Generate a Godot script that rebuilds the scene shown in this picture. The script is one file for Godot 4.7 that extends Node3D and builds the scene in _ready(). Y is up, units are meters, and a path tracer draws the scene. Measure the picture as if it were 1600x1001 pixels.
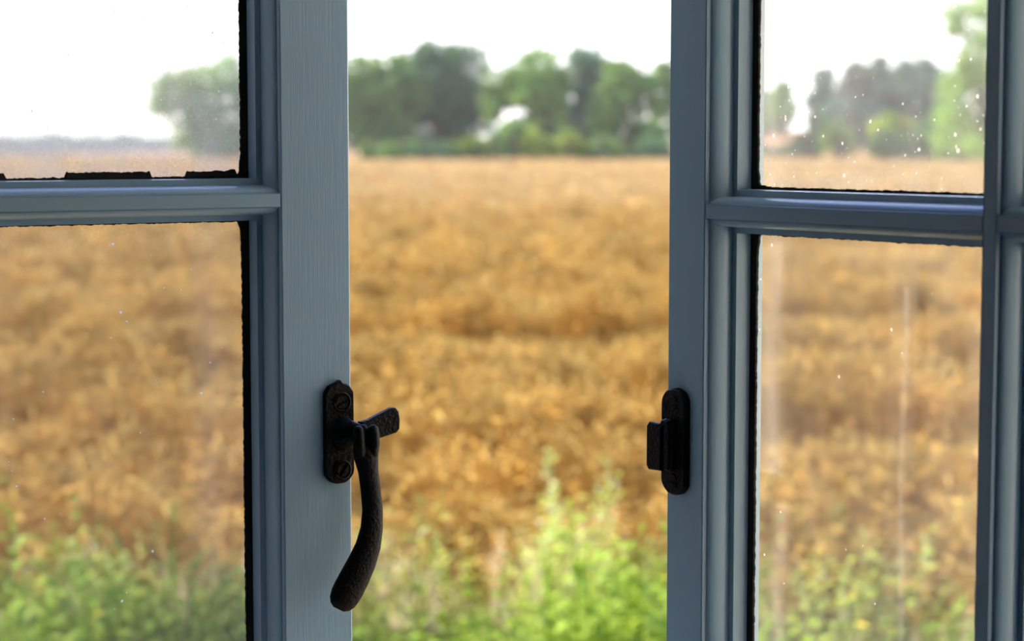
extends Node3D
# Two outward-opening casements seen from inside a cottage room, a ripe barley field and trees beyond.

const F := 3200.0                       # focal length in pixels of the 1600x1001 frame
const EYE := Vector3(0.30, 1.55, 0.95)
const YAW := 11.5                       # the camera looks a little to the left of the wall's normal
const PITCH := -5.1
const GROUND := -0.75                   # the ground outside lies below the room's floor

var cam_t: Transform3D
var rng := RandomNumberGenerator.new()
var used := {}
var M := {}

func _ready():
	rng.seed = 7
	# ---- camera
	var cam := Camera3D.new()
	cam.name = "camera"
	add_child(cam)
	cam.rotation_degrees = Vector3(PITCH, YAW, 0)
	cam.position = EYE
	cam_t = cam.transform
	var at := CameraAttributesPhysical.new()
	at.frustum_focal_length = 24.0 * F / 1001.0
	at.frustum_focus_distance = 1.47
	at.frustum_near = 0.02
	at.frustum_far = 4000.0
	at.exposure_aperture = 24.0 * F / 1001.0 / 9.8
	cam.attributes = at
	cam.fov = rad_to_deg(2.0 * atan(500.5 / F))
	cam.current = true
	# ---- sky and sun
	var sky_m := ProceduralSkyMaterial.new()
	sky_m.sky_top_color = Color(0.26, 0.46, 0.80)
	sky_m.sky_horizon_color = Color(1.0, 0.99, 0.975)
	sky_m.sky_curve = 0.24
	sky_m.ground_bottom_color = Color(0.5, 0.46, 0.38)
	sky_m.ground_horizon_color = Color(0.6, 0.56, 0.48)
	sky_m.sky_energy_multiplier = 1.35
	var sky := Sky.new()
	sky.sky_material = sky_m
	var env := Environment.new()
	env.background_mode = Environment.BG_SKY
	env.sky = sky
	env.tonemap_mode = Environment.TONE_MAPPER_LINEAR
	env.tonemap_exposure = 1.85
	env.sdfgi_enabled = true
	env.ssao_enabled = true
	env.ssil_enabled = true
	env.volumetric_fog_enabled = true
	env.volumetric_fog_density = 0.0
	var we := WorldEnvironment.new()
	we.name = "world_environment"
	we.environment = env
	add_child(we)
	var sun := DirectionalLight3D.new()
	sun.name = "sun"
	sun.light_color = Color(1.0, 0.93, 0.80)
	sun.light_energy = 2.85
	sun.light_angular_distance = 0.6
	sun.shadow_enabled = true
	sun.sky_mode = DirectionalLight3D.SKY_MODE_LIGHT_ONLY
	add_child(sun)
	sun.look_at_from_position(Vector3(-7.5, 6.2, -3.0), Vector3.ZERO, Vector3.UP)
	materials()
	room()
	windows()
	land()
	haze()
	trees()
	crop()
	verge()

# ------------------------------------------------------------------ helpers
func numbered(called: String) -> String:
	if not used.has(called):
		used[called] = 0
		return called
	used[called] += 1
	return "%s_%03d" % [called, used[called]]

func tag(o: Node, label := "", category := "", group := "", kind := ""):
	if label: o.set_meta("label", label)
	if category: o.set_meta("category", category)
	if group: o.set_meta("group", group)
	if kind: o.set_meta("kind", kind)

func base(called: String, where: Vector3, turn := 0.0) -> Node3D:
	var o := Node3D.new()
	o.name = numbered(called)
	add_child(o)
	o.position = where
	o.rotation.y = turn
	return o

func part(called: String, mesh: Mesh, mat: Material, parent: Node) -> MeshInstance3D:
	var o := MeshInstance3D.new()
	o.name = called if parent != self else numbered(called)
	o.mesh = mesh
	o.material_override = mat
	parent.add_child(o, true)
	return o

func begin() -> SurfaceTool:
	var st := SurfaceTool.new()
	st.begin(Mesh.PRIMITIVE_TRIANGLES)
	return st

func tri(st: SurfaceTool, a: Vector3, b: Vector3, c: Vector3, out: Vector3, ns = null, uvs = null):
	var n := (c - a).cross(b - a)
	var ids := [0, 1, 2] if n.dot(out) >= 0 else [0, 2, 1]
	if n.dot(out) < 0: n = -n
	n = n.normalized()
	var p := [a, b, c]
	for i in ids:
		st.set_normal(ns[i] if ns else n)
		if uvs: st.set_uv(uvs[i])
		st.add_vertex(p[i])

func quad(st: SurfaceTool, a: Vector3, b: Vector3, c: Vector3, d: Vector3, out: Vector3, ns = null, uvs = null):
	tri(st, a, b, c, out, [ns[0], ns[1], ns[2]] if ns else null, [uvs[0], uvs[1], uvs[2]] if uvs else null)
	tri(st, a, c, d, out, [ns[0], ns[2], ns[3]] if ns else null, [uvs[0], uvs[2], uvs[3]] if uvs else null)

# a box from lo to hi with all edges chamfered by c
func cbox(st: SurfaceTool, lo: Vector3, hi: Vector3, c := 0.0):
	var mid := (lo + hi) / 2
	var h := (hi - lo) / 2
	if c <= 0.0:
		c = 0.00001
	c = minf(c, minf(h.x, minf(h.y, h.z)) * 0.9)
	var ax := [Vector3.RIGHT, Vector3.UP, Vector3.BACK]
	for k in 3:
		var u: Vector3 = ax[(k + 1) % 3]
		var v: Vector3 = ax[(k + 2) % 3]
		var hu: float = h[(k + 1) % 3]
		var hv: float = h[(k + 2) % 3]
		for s in [-1.0, 1.0]:
			var o: Vector3 = mid + ax[k] * h[k] * s
			quad(st, o - u * (hu - c) - v * (hv - c), o + u * (hu - c) - v * (hv - c), o + u * (hu - c) + v * (hv - c), o - u * (hu - c) + v * (hv - c), ax[k] * s)
			for e in [-1.0, 1.0]:            # chamfer between faces k*s and u*e
				var p0: Vector3 = o + u * (hu - c) * e
				var p1: Vector3 = o + u * hu * e - ax[k] * c * s
				quad(st, p0 - v * (hv - c), p1 - v * (hv - c), p1 + v * (hv - c), p0 + v * (hv - c), ax[k] * s + u * e)
				if k == 0:
					for g in [-1.0, 1.0]:
						var q: Vector3 = mid + ax[0] * s * h.x + u * e * h.y + v * g * h.z
						tri(st, q - u * e * c - v * g * c, q - ax[0] * s * c - v * g * c, q - ax[0] * s * c - u * e * c, ax[0] * s + u * e + v * g)

func box_mesh(lo: Vector3, hi: Vector3, c := 0.0) -> ArrayMesh:
	var st := begin()
	cbox(st, lo, hi, c)
	return st.commit()

# a prism: outline in x,y, from z0 to z1, its front edge chamfered by c
func prism(pts: PackedVector2Array, z0: float, z1: float, c := 0.0) -> ArrayMesh:
	var st := begin()
	var mid := Vector2.ZERO
	for p in pts: mid += p
	mid /= pts.size()
	var inner := PackedVector2Array()
	for p in pts: inner.append(p + (mid - p).normalized() * c)
	var n := pts.size()
	for i in n:
		var a := pts[i]
		var b := pts[(i + 1) % n]
		var out := Vector3((b - a).y, -(b - a).x, 0)
		if out.dot(Vector3((a + b).x / 2 - mid.x, (a + b).y / 2 - mid.y, 0)) < 0: out = -out
		quad(st, Vector3(a.x, a.y, z0), Vector3(b.x, b.y, z0), Vector3(b.x, b.y, z1 - c), Vector3(a.x, a.y, z1 - c), out)
		if c > 0: quad(st, Vector3(a.x, a.y, z1 - c), Vector3(b.x, b.y, z1 - c), Vector3(inner[(i + 1) % n].x, inner[(i + 1) % n].y, z1), Vector3(inner[i].x, inner[i].y, z1), out.normalized() + Vector3.BACK)
	for t in [[inner, z1, Vector3.BACK], [pts, z0, Vector3.FORWARD]]:
		var ids := Geometry2D.triangulate_polygon(t[0])
		for i in range(0, ids.size(), 3):
			var q := []
			for k in 3: q.append(Vector3(t[0][ids[i + k]].x, t[0][ids[i + k]].y, t[1]))
			tri(st, q[0], q[1], q[2], t[2])
	return st.commit()

func stadium(cx: float, y0: float, y1: float, hw: float, wob := 0.0) -> PackedVector2Array:
	var p := PackedVector2Array()
	for i in 13:
		var a := PI * i / 12.0
		var r := hw * (1.0 + wob * sin(i * 2.3))
		p.append(Vector2(cx + r * cos(a), y1 - hw * 0.8 + r * 0.8 * sin(a)))
	for i in 13:
		var a := PI + PI * i / 12.0
		var r := hw * (1.0 + wob * sin(i * 1.7 + 1.0))
		p.append(Vector2(cx + r * cos(a), y0 + hw * 0.8 + r * 0.8 * sin(a)))
	return p

# a smooth skin over rings [centre, half width vector, half thickness vector]
func loft(rings: Array, seg := 16) -> ArrayMesh:
	var st := begin()
	st.set_smooth_group(0)
	var n := rings.size()
	var pt := func(i: int, k: int) -> Vector3:
		var a := TAU * k / seg
		return rings[i][0] + rings[i][1] * cos(a) + rings[i][2] * sin(a)
	for i in n - 1:
		for k in seg:
			var a: Vector3 = pt.call(i, k)
			var b: Vector3 = pt.call(i, k + 1)
			var c: Vector3 = pt.call(i + 1, k + 1)
			var d: Vector3 = pt.call(i + 1, k)
			var out: Vector3 = (a + b + c + d) / 4 - (rings[i][0] + rings[i + 1][0]) / 2
			tri_smooth(st, a, b, c, out)
			tri_smooth(st, a, c, d, out)
	for e in [[0, 1], [n - 1, n - 2]]:
		var out: Vector3 = rings[e[0]][0] - rings[e[1]][0]
		for k in seg: tri_smooth(st, rings[e[0]][0], pt.call(e[0], k), pt.call(e[0], k + 1), out)
	st.generate_normals()
	return st.commit()

func tri_smooth(st: SurfaceTool, a: Vector3, b: Vector3, c: Vector3, out: Vector3):
	var n := (c - a).cross(b - a)
	if n.length_squared() < 1e-18: return
	st.add_vertex(a)
	if n.dot(out) >= 0:
		st.add_vertex(b); st.add_vertex(c)
	else:
		st.add_vertex(c); st.add_vertex(b)

func px(x: float, y: float, depth: float) -> Vector3:     # the point at that depth on the line of sight through a pixel
	return cam_t * Vector3((x - 800.0) / F * depth, -(y - 500.5) / F * depth, -depth)

func out_at(across: float, away: float) -> Vector3:       # a place on the land: metres to the right of and away from the viewer's line
	var a := deg_to_rad(YAW)
	return Vector3(EYE.x, 0, EYE.z) + Vector3(cos(a), 0, -sin(a)) * across + Vector3(-sin(a), 0, -cos(a)) * away

func land_height(across: float, away: float) -> float:
	var far := smoothstep(185.0, 420.0, away)
	var side := clampf(across / maxf(away, 1.0) / 0.13, -1.6, 1.6)
	return GROUND + far * (side * 3.4 if side > 0 else side * 3.2)

func noise(freq: float, sd: int, oct := 3) -> FastNoiseLite:
	var n := FastNoiseLite.new()
	n.seed = sd
	n.frequency = freq
	n.fractal_octaves = oct
	return n

func noise_tex(freq: float, sd: int, size := 512, oct := 4) -> NoiseTexture2D:
	var t := NoiseTexture2D.new()
	t.width = size
	t.height = size
	t.seamless = true
	t.noise = noise(freq, sd, oct)
	return t

func mat(c: Color, rough := 0.6) -> StandardMaterial3D:
	var m := StandardMaterial3D.new()
	m.albedo_color = c
	m.roughness = rough
	return m

func leafy(c: Color, back := 0.5) -> StandardMaterial3D:
	var m := mat(c, 0.6)
	m.vertex_color_use_as_albedo = true
	m.backlight_enabled = true
	m.backlight = Color(back, back, back)
	m.cull_mode = BaseMaterial3D.CULL_DISABLED
	m.metallic_specular = 0.2
	return m

func multi(called: String, mesh: Mesh, m: Material, buf: PackedFloat32Array, parent: Node) -> MultiMeshInstance3D:
	var mm := MultiMesh.new()
	mm.transform_format = MultiMesh.TRANSFORM_3D
	mm.use_colors = true
	mm.mesh = mesh
	mm.instance_count = buf.size() / 16
	mm.buffer = buf
	var o := MultiMeshInstance3D.new()
	o.name = called if parent != self else numbered(called)
	o.multimesh = mm
	o.material_override = m
	parent.add_child(o, true)
	o.set_meta("kind", "stuff")
	return o

func put(buf: PackedFloat32Array, b: Basis, o: Vector3, c: Color):
	buf.append_array([b.x.x, b.y.x, b.z.x, o.x, b.x.y, b.y.y, b.z.y, o.y, b.x.z, b.y.z, b.z.z, o.z, c.r, c.g, c.b, 1.0])

# ------------------------------------------------------------------ materials
func materials():
	var stroke := noise_tex(0.02, 3)
	for v in [["paint_upright", Vector3(190, 7, 190)], ["paint_level", Vector3(7, 190, 190)]]:
		var m := mat(Color(0.585, 0.705, 0.775), 0.24)
		m.heightmap_enabled = true
		m.heightmap_texture = stroke
		m.heightmap_scale = 0.006
		m.uv1_triplanar = true
		m.uv1_scale = v[1] * 0.25
		M[v[0]] = m
	var iron := mat(Color(0.04, 0.046, 0.058), 0.5)
	iron.metallic_specular = 0.25
	iron.heightmap_enabled = true
	iron.heightmap_texture = noise_tex(0.03, 11)
	iron.heightmap_scale = 0.05
	iron.uv1_triplanar = true
	iron.uv1_scale = Vector3(18, 18, 18)
	M.iron = iron
	M.seal = mat(Color(0.045, 0.045, 0.042), 0.85)
	var g := mat(Color(0.9, 0.95, 0.95, 0.03), 0.02)
	g.transparency = BaseMaterial3D.TRANSPARENCY_ALPHA
	M.glass = g
	M.plaster = mat(Color(0.80, 0.79, 0.76), 0.9)
	M.brick = mat(Color(0.36, 0.25, 0.20), 0.95)
	M.boards = mat(Color(0.42, 0.30, 0.20), 0.5)
	M.render = mat(Color(0.90, 0.91, 0.91), 0.9)
	var soil := mat(Color(1, 1, 1), 0.95)
	var nt := noise_tex(0.012, 21, 512, 5)
	var g2 := Gradient.new()
	g2.set_color(0, Color(0.34, 0.23, 0.11))
	g2.set_color(1, Color(0.74, 0.56, 0.29))
	nt.color_ramp = g2
	soil.albedo_texture = nt
	soil.uv1_triplanar = true
	soil.uv1_world_triplanar = true
	soil.uv1_scale = Vector3(0.13, 0.13, 0.13)
	M.soil = soil
	M.straw = leafy(Color(1, 1, 1), 0.32)
	M.leaf = leafy(Color(1, 1, 1), 0.7)
	M.bark = mat(Color(0.30, 0.25, 0.20), 0.9)

# ------------------------------------------------------------------ the room
func structure(called: String, mesh: Mesh, m: Material, label: String, category: String, parent: Node = self) -> MeshInstance3D:
	var o := part(called, mesh, m, parent)
	if parent == self: tag(o, label, category, "", "structure")
	return o

func room():
	var st := begin()                              # the front wall with the window opening
	for b in [[-2.4, -0.52, -0.9, 3.3], [-0.52, 0.52, -0.9, 0.93], [-0.52, 0.52, 2.05, 3.3]]:
		cbox(st, Vector3(b[0], b[2], -0.22), Vector3(b[1], b[3], 0.0))
	var front := structure("wall_front", st.commit(), M.plaster, "plastered cottage wall round the casement opening", "wall")
	# its right part, with a splayed reveal
	var splay := part("splayed_reveal", prism(PackedVector2Array([Vector2(0.52, -0.22), Vector2(2.4, -0.22), Vector2(2.4, 0.0), Vector2(0.86, 0.0), Vector2(0.52, -0.13)]), -3.3, 0.9), M.plaster, front)
	splay.rotation.x = PI / 2
	structure("wall_left", box_mesh(Vector3(-2.4, 0, 0), Vector3(-2.2, 2.5, 3.8)), M.plaster, "plastered wall on the left side of the room", "wall")
	structure("wall_back", box_mesh(Vector3(-2.4, 0, 3.8), Vector3(2.4, 2.5, 4.0)), M.plaster, "plastered wall behind the viewer", "wall")
	structure("wall_right", box_mesh(Vector3(2.2, 0, 0), Vector3(2.4, 2.5, 3.8)), M.plaster, "plastered wall on the right side of the room", "wall")
	structure("wall_added_right", box_mesh(Vector3(2.5, -0.9, -4.6), Vector3(2.9, 5.2, -0.22)), M.render, "added white wall unseen outside on the right, reflecting light onto the sashes", "wall")  # unseen white wall added to bounce sunlight onto the sashes
	structure("wall_added_left", box_mesh(Vector3(-3.0, -0.9, -2.6), Vector3(-2.7, 4.8, 0.0)), M.brick, "added dark brick wall unseen outside on the left, keeping sun off the sashes", "wall")  # unseen dark wall added to block the sun and the left sky
	structure("eaves_added", box_mesh(Vector3(-4.4, 2.9, -0.75), Vector3(3.2, 3.05, 0.4), 0.01), M.boards, "added boarded eaves unseen over the window, blocking overhead sky", "roof")  # eaves added out of view to cut off the overhead sky
	structure("floor", box_mesh(Vector3(-2.4, -0.15, -0.0), Vector3(2.4, 0, 4.0)), M.boards, "wooden floor of the room", "floor")
	structure("ceiling", box_mesh(Vector3(-2.4, 2.5, 0.0), Vector3(2.4, 2.7, 4.0)), M.plaster, "plastered ceiling of the room", "ceiling")

# ------------------------------------------------------------------ the casements
# In a sash: s runs from its free edge to its hinge, y up from its foot, d from its room face outwards. Local x = sg * s, local z = -d.
const MOULD := 0.0105
const GLASS_D := 0.036
const DEEP := 0.046

func profile() -> Array:        # [[u, d, normal u, normal d], ...] pairs of points make the bands of the glazing bar's moulding
	var p := []
	p.append([[0.0, 0.0, 1, -0.2], [0.0004, 0.0032, 1, -0.2]])
	var last := []
	for i in 9:
		var a := PI / 2 * i / 8.0
		var now := [0.0004 + 0.0050 * sin(a), 0.0170 - 0.0138 * cos(a), sin(a) / 0.0050, -cos(a) / 0.0138]
		if i > 0: p.append([last, now])
		last = now
	p.append([[0.0054, 0.0170, 1, 0], [0.0054, 0.0205, 1, 0]])
	p.append([[0.0054, 0.0205, 0.05, -1], [0.0098, 0.0207, 0.05, -1]])
	p.append([[0.0098, 0.0207, 1, -0.1], [0.0105, 0.0360, 1, -0.06]])
	return p

func moulding_side(o0: Vector2, o1: Vector2, side: int, sg: float) -> ArrayMesh:
	# one mitred side of the moulding round an opening (s from o0.x to o1.x, y from o0.y to o1.y)
	var st := begin()
	for band in profile():
		var q := []
		var nn := []
		for e in band:
			var u: float = e[0]
			var line := []
			var inward := Vector2.ZERO
			match side:
				0: line = [Vector2(o0.x + u, o0.y + u), Vector2(o1.x - u, o0.y + u)]; inward = Vector2(0, 1)
				1: line = [Vector2(o1.x - u, o0.y + u), Vector2(o1.x - u, o1.y - u)]; inward = Vector2(-1, 0)
				2: line = [Vector2(o1.x - u, o1.y - u), Vector2(o0.x + u, o1.y - u)]; inward = Vector2(0, -1)
				3: line = [Vector2(o0.x + u, o1.y - u), Vector2(o0.x + u, o0.y + u)]; inward = Vector2(1, 0)
			var n := Vector2(e[2], e[3]).normalized()
			for l in line:
				q.append(Vector3(sg * l.x, l.y, -e[1]))
				nn.append(Vector3(sg * inward.x * n.x, inward.y * n.x, -n.y))
		quad(st, q[0], q[1], q[3], q[2], nn[0] + nn[2], [nn[0], nn[1], nn[3], nn[2]])
	return st.commit()

func seal_side(o0: Vector2, o1: Vector2, side: int, sg: float, wide: Callable) -> ArrayMesh:
	# the perished black glazing compound along one side of a pane, its inner edge ragged
	var st := begin()
	var a := o0 + Vector2(MOULD - 0.001, MOULD - 0.001)
	var b := o1 - Vector2(MOULD - 0.001, MOULD - 0.001)
	var from := [Vector2(a.x, a.y), Vector2(b.x, a.y), Vector2(b.x, b.y), Vector2(a.x, b.y)][side] as Vector2
	var to := [Vector2(b.x, a.y), Vector2(b.x, b.y), Vector2(a.x, b.y), Vector2(a.x, a.y)][side] as Vector2
	var inward := [Vector2(0, 1), Vector2(-1, 0), Vector2(0, -1), Vector2(1, 0)][side] as Vector2
	var length: float = from.distance_to(to)
	var n := int(length / 0.0016)
	var d0 := GLASS_D - 0.0028
	for i in n:
		var t0 := length * i / n
		var t1 := length * (i + 1) / n
		var p0: Vector2 = from.lerp(to, t0 / length)
		var p1: Vector2 = from.lerp(to, t1 / length)
		var w0: float = wide.call(t0)
		var w1: float = wide.call(t1)
		var q0 := p0 + inward * w0
		var q1 := p1 + inward * w1
		var v := func(p: Vector2, d: float) -> Vector3: return Vector3(sg * p.x, p.y, -d)
		quad(st, v.call(p0, d0), v.call(p1, d0), v.call(q1, d0 + 0.0008), v.call(q0, d0 + 0.0008), Vector3(0, 0, 1))
		quad(st, v.call(q0, d0 + 0.0008), v.call(q1, d0 + 0.0008), v.call(q1, GLASS_D), v.call(q0, GLASS_D), Vector3(sg * inward.x, inward.y, 0))
	return st.commit()

func dust(sd: int, haze: float, edge: float, specks: int, streaks: Array) -> StandardMaterial3D:
	# dried rain, dust and specks of paint on a pane: a film whose opacity is the dirt
	var w := 448
	var h := 640
	var cloud := noise(0.012, sd, 4)
	var fine := noise(0.16, sd + 1, 3)
	var bytes := PackedByteArray()
	bytes.resize(w * h * 4)
	var al := PackedFloat32Array()
	al.resize(w * h)
	for y in h:
		for x in w:
			var rim: float = minf(minf(x, w - x), minf(y, h - y)) / 70.0
			var a := haze * (0.75 + 0.6 * cloud.get_noise_2d(x, y * 0.6)) + edge * exp(-rim * 3.0) * (0.6 + fine.get_noise_2d(x, y))
			var f := fine.get_noise_2d(x + 900, y)
			if f > 0.28: a += (f - 0.28) * haze * 1.1
			al[y * w + x] = a
	for s in streaks:                               # [x, half width, strength, from, to] of the pale upright streaks
		for y in range(int(s[3] * h), int(s[4] * h)):
			var c: float = s[0] * w + 2.5 * sin(y * 0.02 + s[0] * 9)
			for x in range(maxi(0, int(c - 2 * s[1] * w)), mini(w, int(c + 2 * s[1] * w))):
				al[y * w + x] += s[2] * exp(-pow((x - c) / (s[1] * w), 2.0)) * (0.8 + 0.4 * cloud.get_noise_2d(x * 3, y * 0.3))
	var r := RandomNumberGenerator.new()
	r.seed = sd
	for i in specks:
		var c := Vector2(r.randf() * w, pow(r.randf(), 1.2) * h)
		var rad := 0.45 + 1.6 * pow(r.randf(), 5.0)
		var st := r.randf_range(0.3, 0.95)
		for y in range(maxi(0, int(c.y - 4)), mini(h, int(c.y + 5))):
			for x in range(maxi(0, int(c.x - 4)), mini(w, int(c.x + 5))):
				var q := Vector2(x, y).distance_to(c) + fine.get_noise_2d(x * 3, y * 3) * 0.8
				al[y * w + x] += st * clampf(rad - q + 0.5, 0, 1)
	for i in w * h:
		bytes[i * 4] = 250
		bytes[i * 4 + 1] = 247
		bytes[i * 4 + 2] = 234
		bytes[i * 4 + 3] = int(clampf(al[i], 0, 0.9) * 255)
	var m := mat(Color.WHITE, 0.9)
	m.albedo_texture = ImageTexture.create_from_image(Image.create_from_data(w, h, false, Image.FORMAT_RGBA8, bytes))
	m.texture_repeat = false
	m.transparency = BaseMaterial3D.TRANSPARENCY_ALPHA
	m.specular_mode = BaseMaterial3D.SPECULAR_DISABLED
	m.backlight_enabled = true
	m.backlight = Color(1.4, 1.4, 1.4)
	m.cull_mode = BaseMaterial3D.CULL_DISABLED
	return m

func sash(root: Node3D, sg: float, stile: float, bar_y: float, v: Dictionary):
	# two panes wide and two high; bar_y is the middle of the level bar above the sash's foot
	var bar := 0.0052                   # half the flat of a glazing bar
	var pane_w := 0.2495
	var row := 0.395
	var rail := 0.06
	var s1 := stile + pane_w            # pane one, upright bar, pane two, hinge stile
	var s2 := s1 + bar * 2
	var s3 := s2 + pane_w
	var s4 := s3 + 0.05
	var top := bar_y + bar + row
	var low := bar_y - bar - row
	var bx := func(a: float, b: float, y0: float, y1: float, d1: float, c: float) -> ArrayMesh:
		return box_mesh(Vector3(minf(sg * a, sg * b), y0, -d1), Vector3(maxf(sg * a, sg * b), y1, 0), c)
	part("stile", bx.call(0.0, stile, low - rail, top + rail, DEEP, 0.0012), M.paint_upright, root)
	part("stile", bx.call(s3, s4, low - rail, top + rail, DEEP, 0.0012), M.paint_upright, root)
	part("rail", bx.call(stile, s3, top, top + rail, DEEP, 0.0005), M.paint_level, root)
	part("rail", bx.call(stile, s3, low - rail, low, DEEP, 0.0005), M.paint_level, root)
	part("glazing_bar", bx.call(s1, s2, low, top, DEEP - 0.002, 0.0007), M.paint_upright, root)
	part("glazing_bar", bx.call(stile, s1, bar_y - bar, bar_y + bar, DEEP - 0.002, 0.0007), M.paint_level, root)
	part("glazing_bar", bx.call(s2, s3, bar_y - bar, bar_y + bar, DEEP - 0.002, 0.0007), M.paint_level, root)
	var ragged := noise(180.0, 5 + int(stile * 1000), 3)
	var k := 0
	for cell in [[stile, s1, bar_y + bar, top], [stile, s1, low, bar_y - bar], [s2, s3, bar_y + bar, top], [s2, s3, low, bar_y - bar]]:
		var o0 := Vector2(cell[0], cell[2])
		var o1 := Vector2(cell[1], cell[3])
		for side in 4:
			part("moulding", moulding_side(o0, o1, side, sg), M.paint_level if side % 2 == 0 else M.paint_upright, root)
		# the outer rebate behind the glass, painted, and the pane with its film of dirt
		var st := begin()
		for e in [[o0.x, o0.x + 0.0095, o0.y, o1.y], [o1.x - 0.0095, o1.x, o0.y, o1.y], [o0.x, o1.x, o0.y, o0.y + 0.0095], [o0.x, o1.x, o1.y - 0.0095, o1.y]]:
			cbox(st, Vector3(minf(sg * e[0], sg * e[1]), e[2], -DEEP + 0.0005), Vector3(maxf(sg * e[0], sg * e[1]), e[3], -GLASS_D - 0.0032), 0.0)
		part("putty", st.commit(), M.paint_upright, root)
		var pane := part("pane", box_mesh(Vector3(minf(sg * (o0.x + 0.008), sg * (o1.x - 0.008)), o0.y + 0.008, -GLASS_D - 0.003), Vector3(maxf(sg * (o0.x + 0.008), sg * (o1.x - 0.008)), o1.y - 0.008, -GLASS_D)), M.glass, root)
		st = begin()
		var d := -GLASS_D + 0.0004
		quad(st, Vector3(sg * o0.x, o1.y, d), Vector3(sg * o1.x, o1.y, d), Vector3(sg * o1.x, o0.y, d), Vector3(sg * o0.x, o0.y, d), Vector3(0, 0, 1), null, [Vector2(0, 0), Vector2(1, 0), Vector2(1, 1), Vector2(0, 1)])
		var film := part("dust_film", st.commit(), v.dust[k], pane)
		film.set_meta("kind", "stuff")
		for side in 4:
			var chunks: bool = v.chunks and k == 0 and side == 0
			var ph := k * 7.0 + side * 3.1
			var base_w := 0.0062 if side == 3 else 0.0024 if side == 0 else 0.0016 if side == 2 else 0.0055
			var wide := func(t: float) -> float:
				var w := base_w + 0.0007 * ragged.get_noise_1d(t + ph) + 0.0005 * ragged.get_noise_1d(t * 6 + ph)
				# swells into the corners
				if side % 2 == 0: w += 0.0060 * exp(-maxf(t, 0.0) / 0.007) * (1.0 if chunks else 0.8 if side == 0 else 0.3)
				else: w += 0.0036 * exp(-minf(absf(t), absf((o1.y - o0.y - 0.019) - t)) / 0.007)
				if chunks:
					for c in [[0.010, 0.049], [0.076, 0.139], [0.181, 0.25]]:
						if t > c[0] and t < c[1]: w += 0.0036 + 0.0007 * ragged.get_noise_1d(t * 2)
				return maxf(w, 0.0006)
			part("glazing_seal", seal_side(o0, o1, side, sg, wide), M.seal, root)
		k += 1

func windows():
	# left sash: free edge at pixel 549, right sash: at 1042
	var yaw_l := deg_to_rad(YAW + 31.0)
	var yaw_r := deg_to_rad(YAW - 54.0)
	var pl := px(549, 660, 1.52)
	var pr := px(1042, 685, 1.47)
	var foot := 0.455
	var bar_l: float = px(447, 311.5, 1.495).y
	var bar_r: float = px(1098, 329.5, 1.44).y
	var left := base("window_1", Vector3(pl.x, bar_l - foot - 0.0052, pl.z), yaw_l)
	tag(left, "left blue-grey painted casement with the black curved latch handle and flaking black putty", "window", "", "structure")
	var right := base("window_2", Vector3(pr.x, bar_r - foot - 0.0052, pr.z), yaw_r)
	tag(right, "right blue-grey painted casement with the black latch keeper and dusty panes", "window", "", "structure")
	var dl := [dust(31, 0.42, 0.45, 420, [[0.5, 0.05, 0.06, 0.0, 1.0]]), dust(32, 0.05, 0.35, 160, [[0.17, 0.05, 0.10, 0.0, 0.7]])]
	var dr := [dust(33, 0.12, 0.40, 1000, [[0.10, 0.03, 0.15, 0.0, 1.0]]), dust(34, 0.06, 0.25, 60, [[0.12, 0.04, 0.20, 0.0, 0.45], [0.16, 0.03, 0.12, 0.5, 1.0], [0.62, 0.012, 0.10, 0.1, 0.8], [0.92, 0.03, 0.25, 0.5, 1.0]])]
	sash(left, -1.0, 0.0555, foot + 0.0052, {"dust": [dl[0], dl[1], dl[0], dl[1]], "chunks": true})
	sash(right, 1.0, 0.0395, foot + 0.0052, {"dust": [dr[0], dr[1], dr[0], dr[1]], "chunks": false})
	fastener(left, pl.y - left.position.y)
	keeper(right, pr.y - right.position.y)
	# the fixed frame that the sashes hang in
	var fr := base("trim_1", Vector3(0, 0.93, -0.17))
	tag(fr, "painted window frame lining the wall opening", "frame", "", "structure")
	for b in [[-0.52, -0.465, 0, 1.12], [0.465, 0.52, 0, 1.12]]:
		part("jamb", box_mesh(Vector3(b[0], b[2], -0.04), Vector3(b[1], b[3], 0.05), 0.002), M.paint_upright, fr)
	part("head", box_mesh(Vector3(-0.465, 1.07, -0.04), Vector3(0.465, 1.12, 0.05), 0.002), M.paint_level, fr)
	part("sill", box_mesh(Vector3(-0.465, 0, -0.09), Vector3(0.465, 0.045, 0.05), 0.002), M.paint_level, fr)

func screw(parent: Node, c: Vector3, turn: float):
	var m := 0.001
	for half in 2:                  # a slotted head: two halves with the slot between
		var o := PackedVector2Array()
		for i in 11:
			var a := PI * (0.07 + 0.86 * i / 10.0) + half * PI + turn
			o.append(Vector2(c.x + 5.2 * m * cos(a), c.y + 5.2 * m * sin(a)))
		part("screw_head", prism(o, c.z, c.z + 1.2 * m, 0.5 * m), M.iron, parent)

func ring_plate(c: Vector3) -> ArrayMesh:       # the burr round a screw hole
	var st := begin()
	for i in 20:
		var a0 := TAU * i / 20.0
		var a1 := TAU * (i + 1) / 20.0
		var e := func(a: float, r: float, z: float) -> Vector3: return c + Vector3(r * cos(a), r * sin(a), z) * 0.001
		quad(st, e.call(a0, 5.6, 0.2), e.call(a1, 5.6, 0.2), e.call(a1, 6.6, 1.1), e.call(a0, 6.6, 1.1), Vector3(-cos(a0), -sin(a0), 1))
		quad(st, e.call(a0, 6.6, 1.1), e.call(a1, 6.6, 1.1), e.call(a1, 8.0, 0.0), e.call(a0, 8.0, 0.0), Vector3(cos(a0), sin(a0), 1))
	return st.commit()

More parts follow.
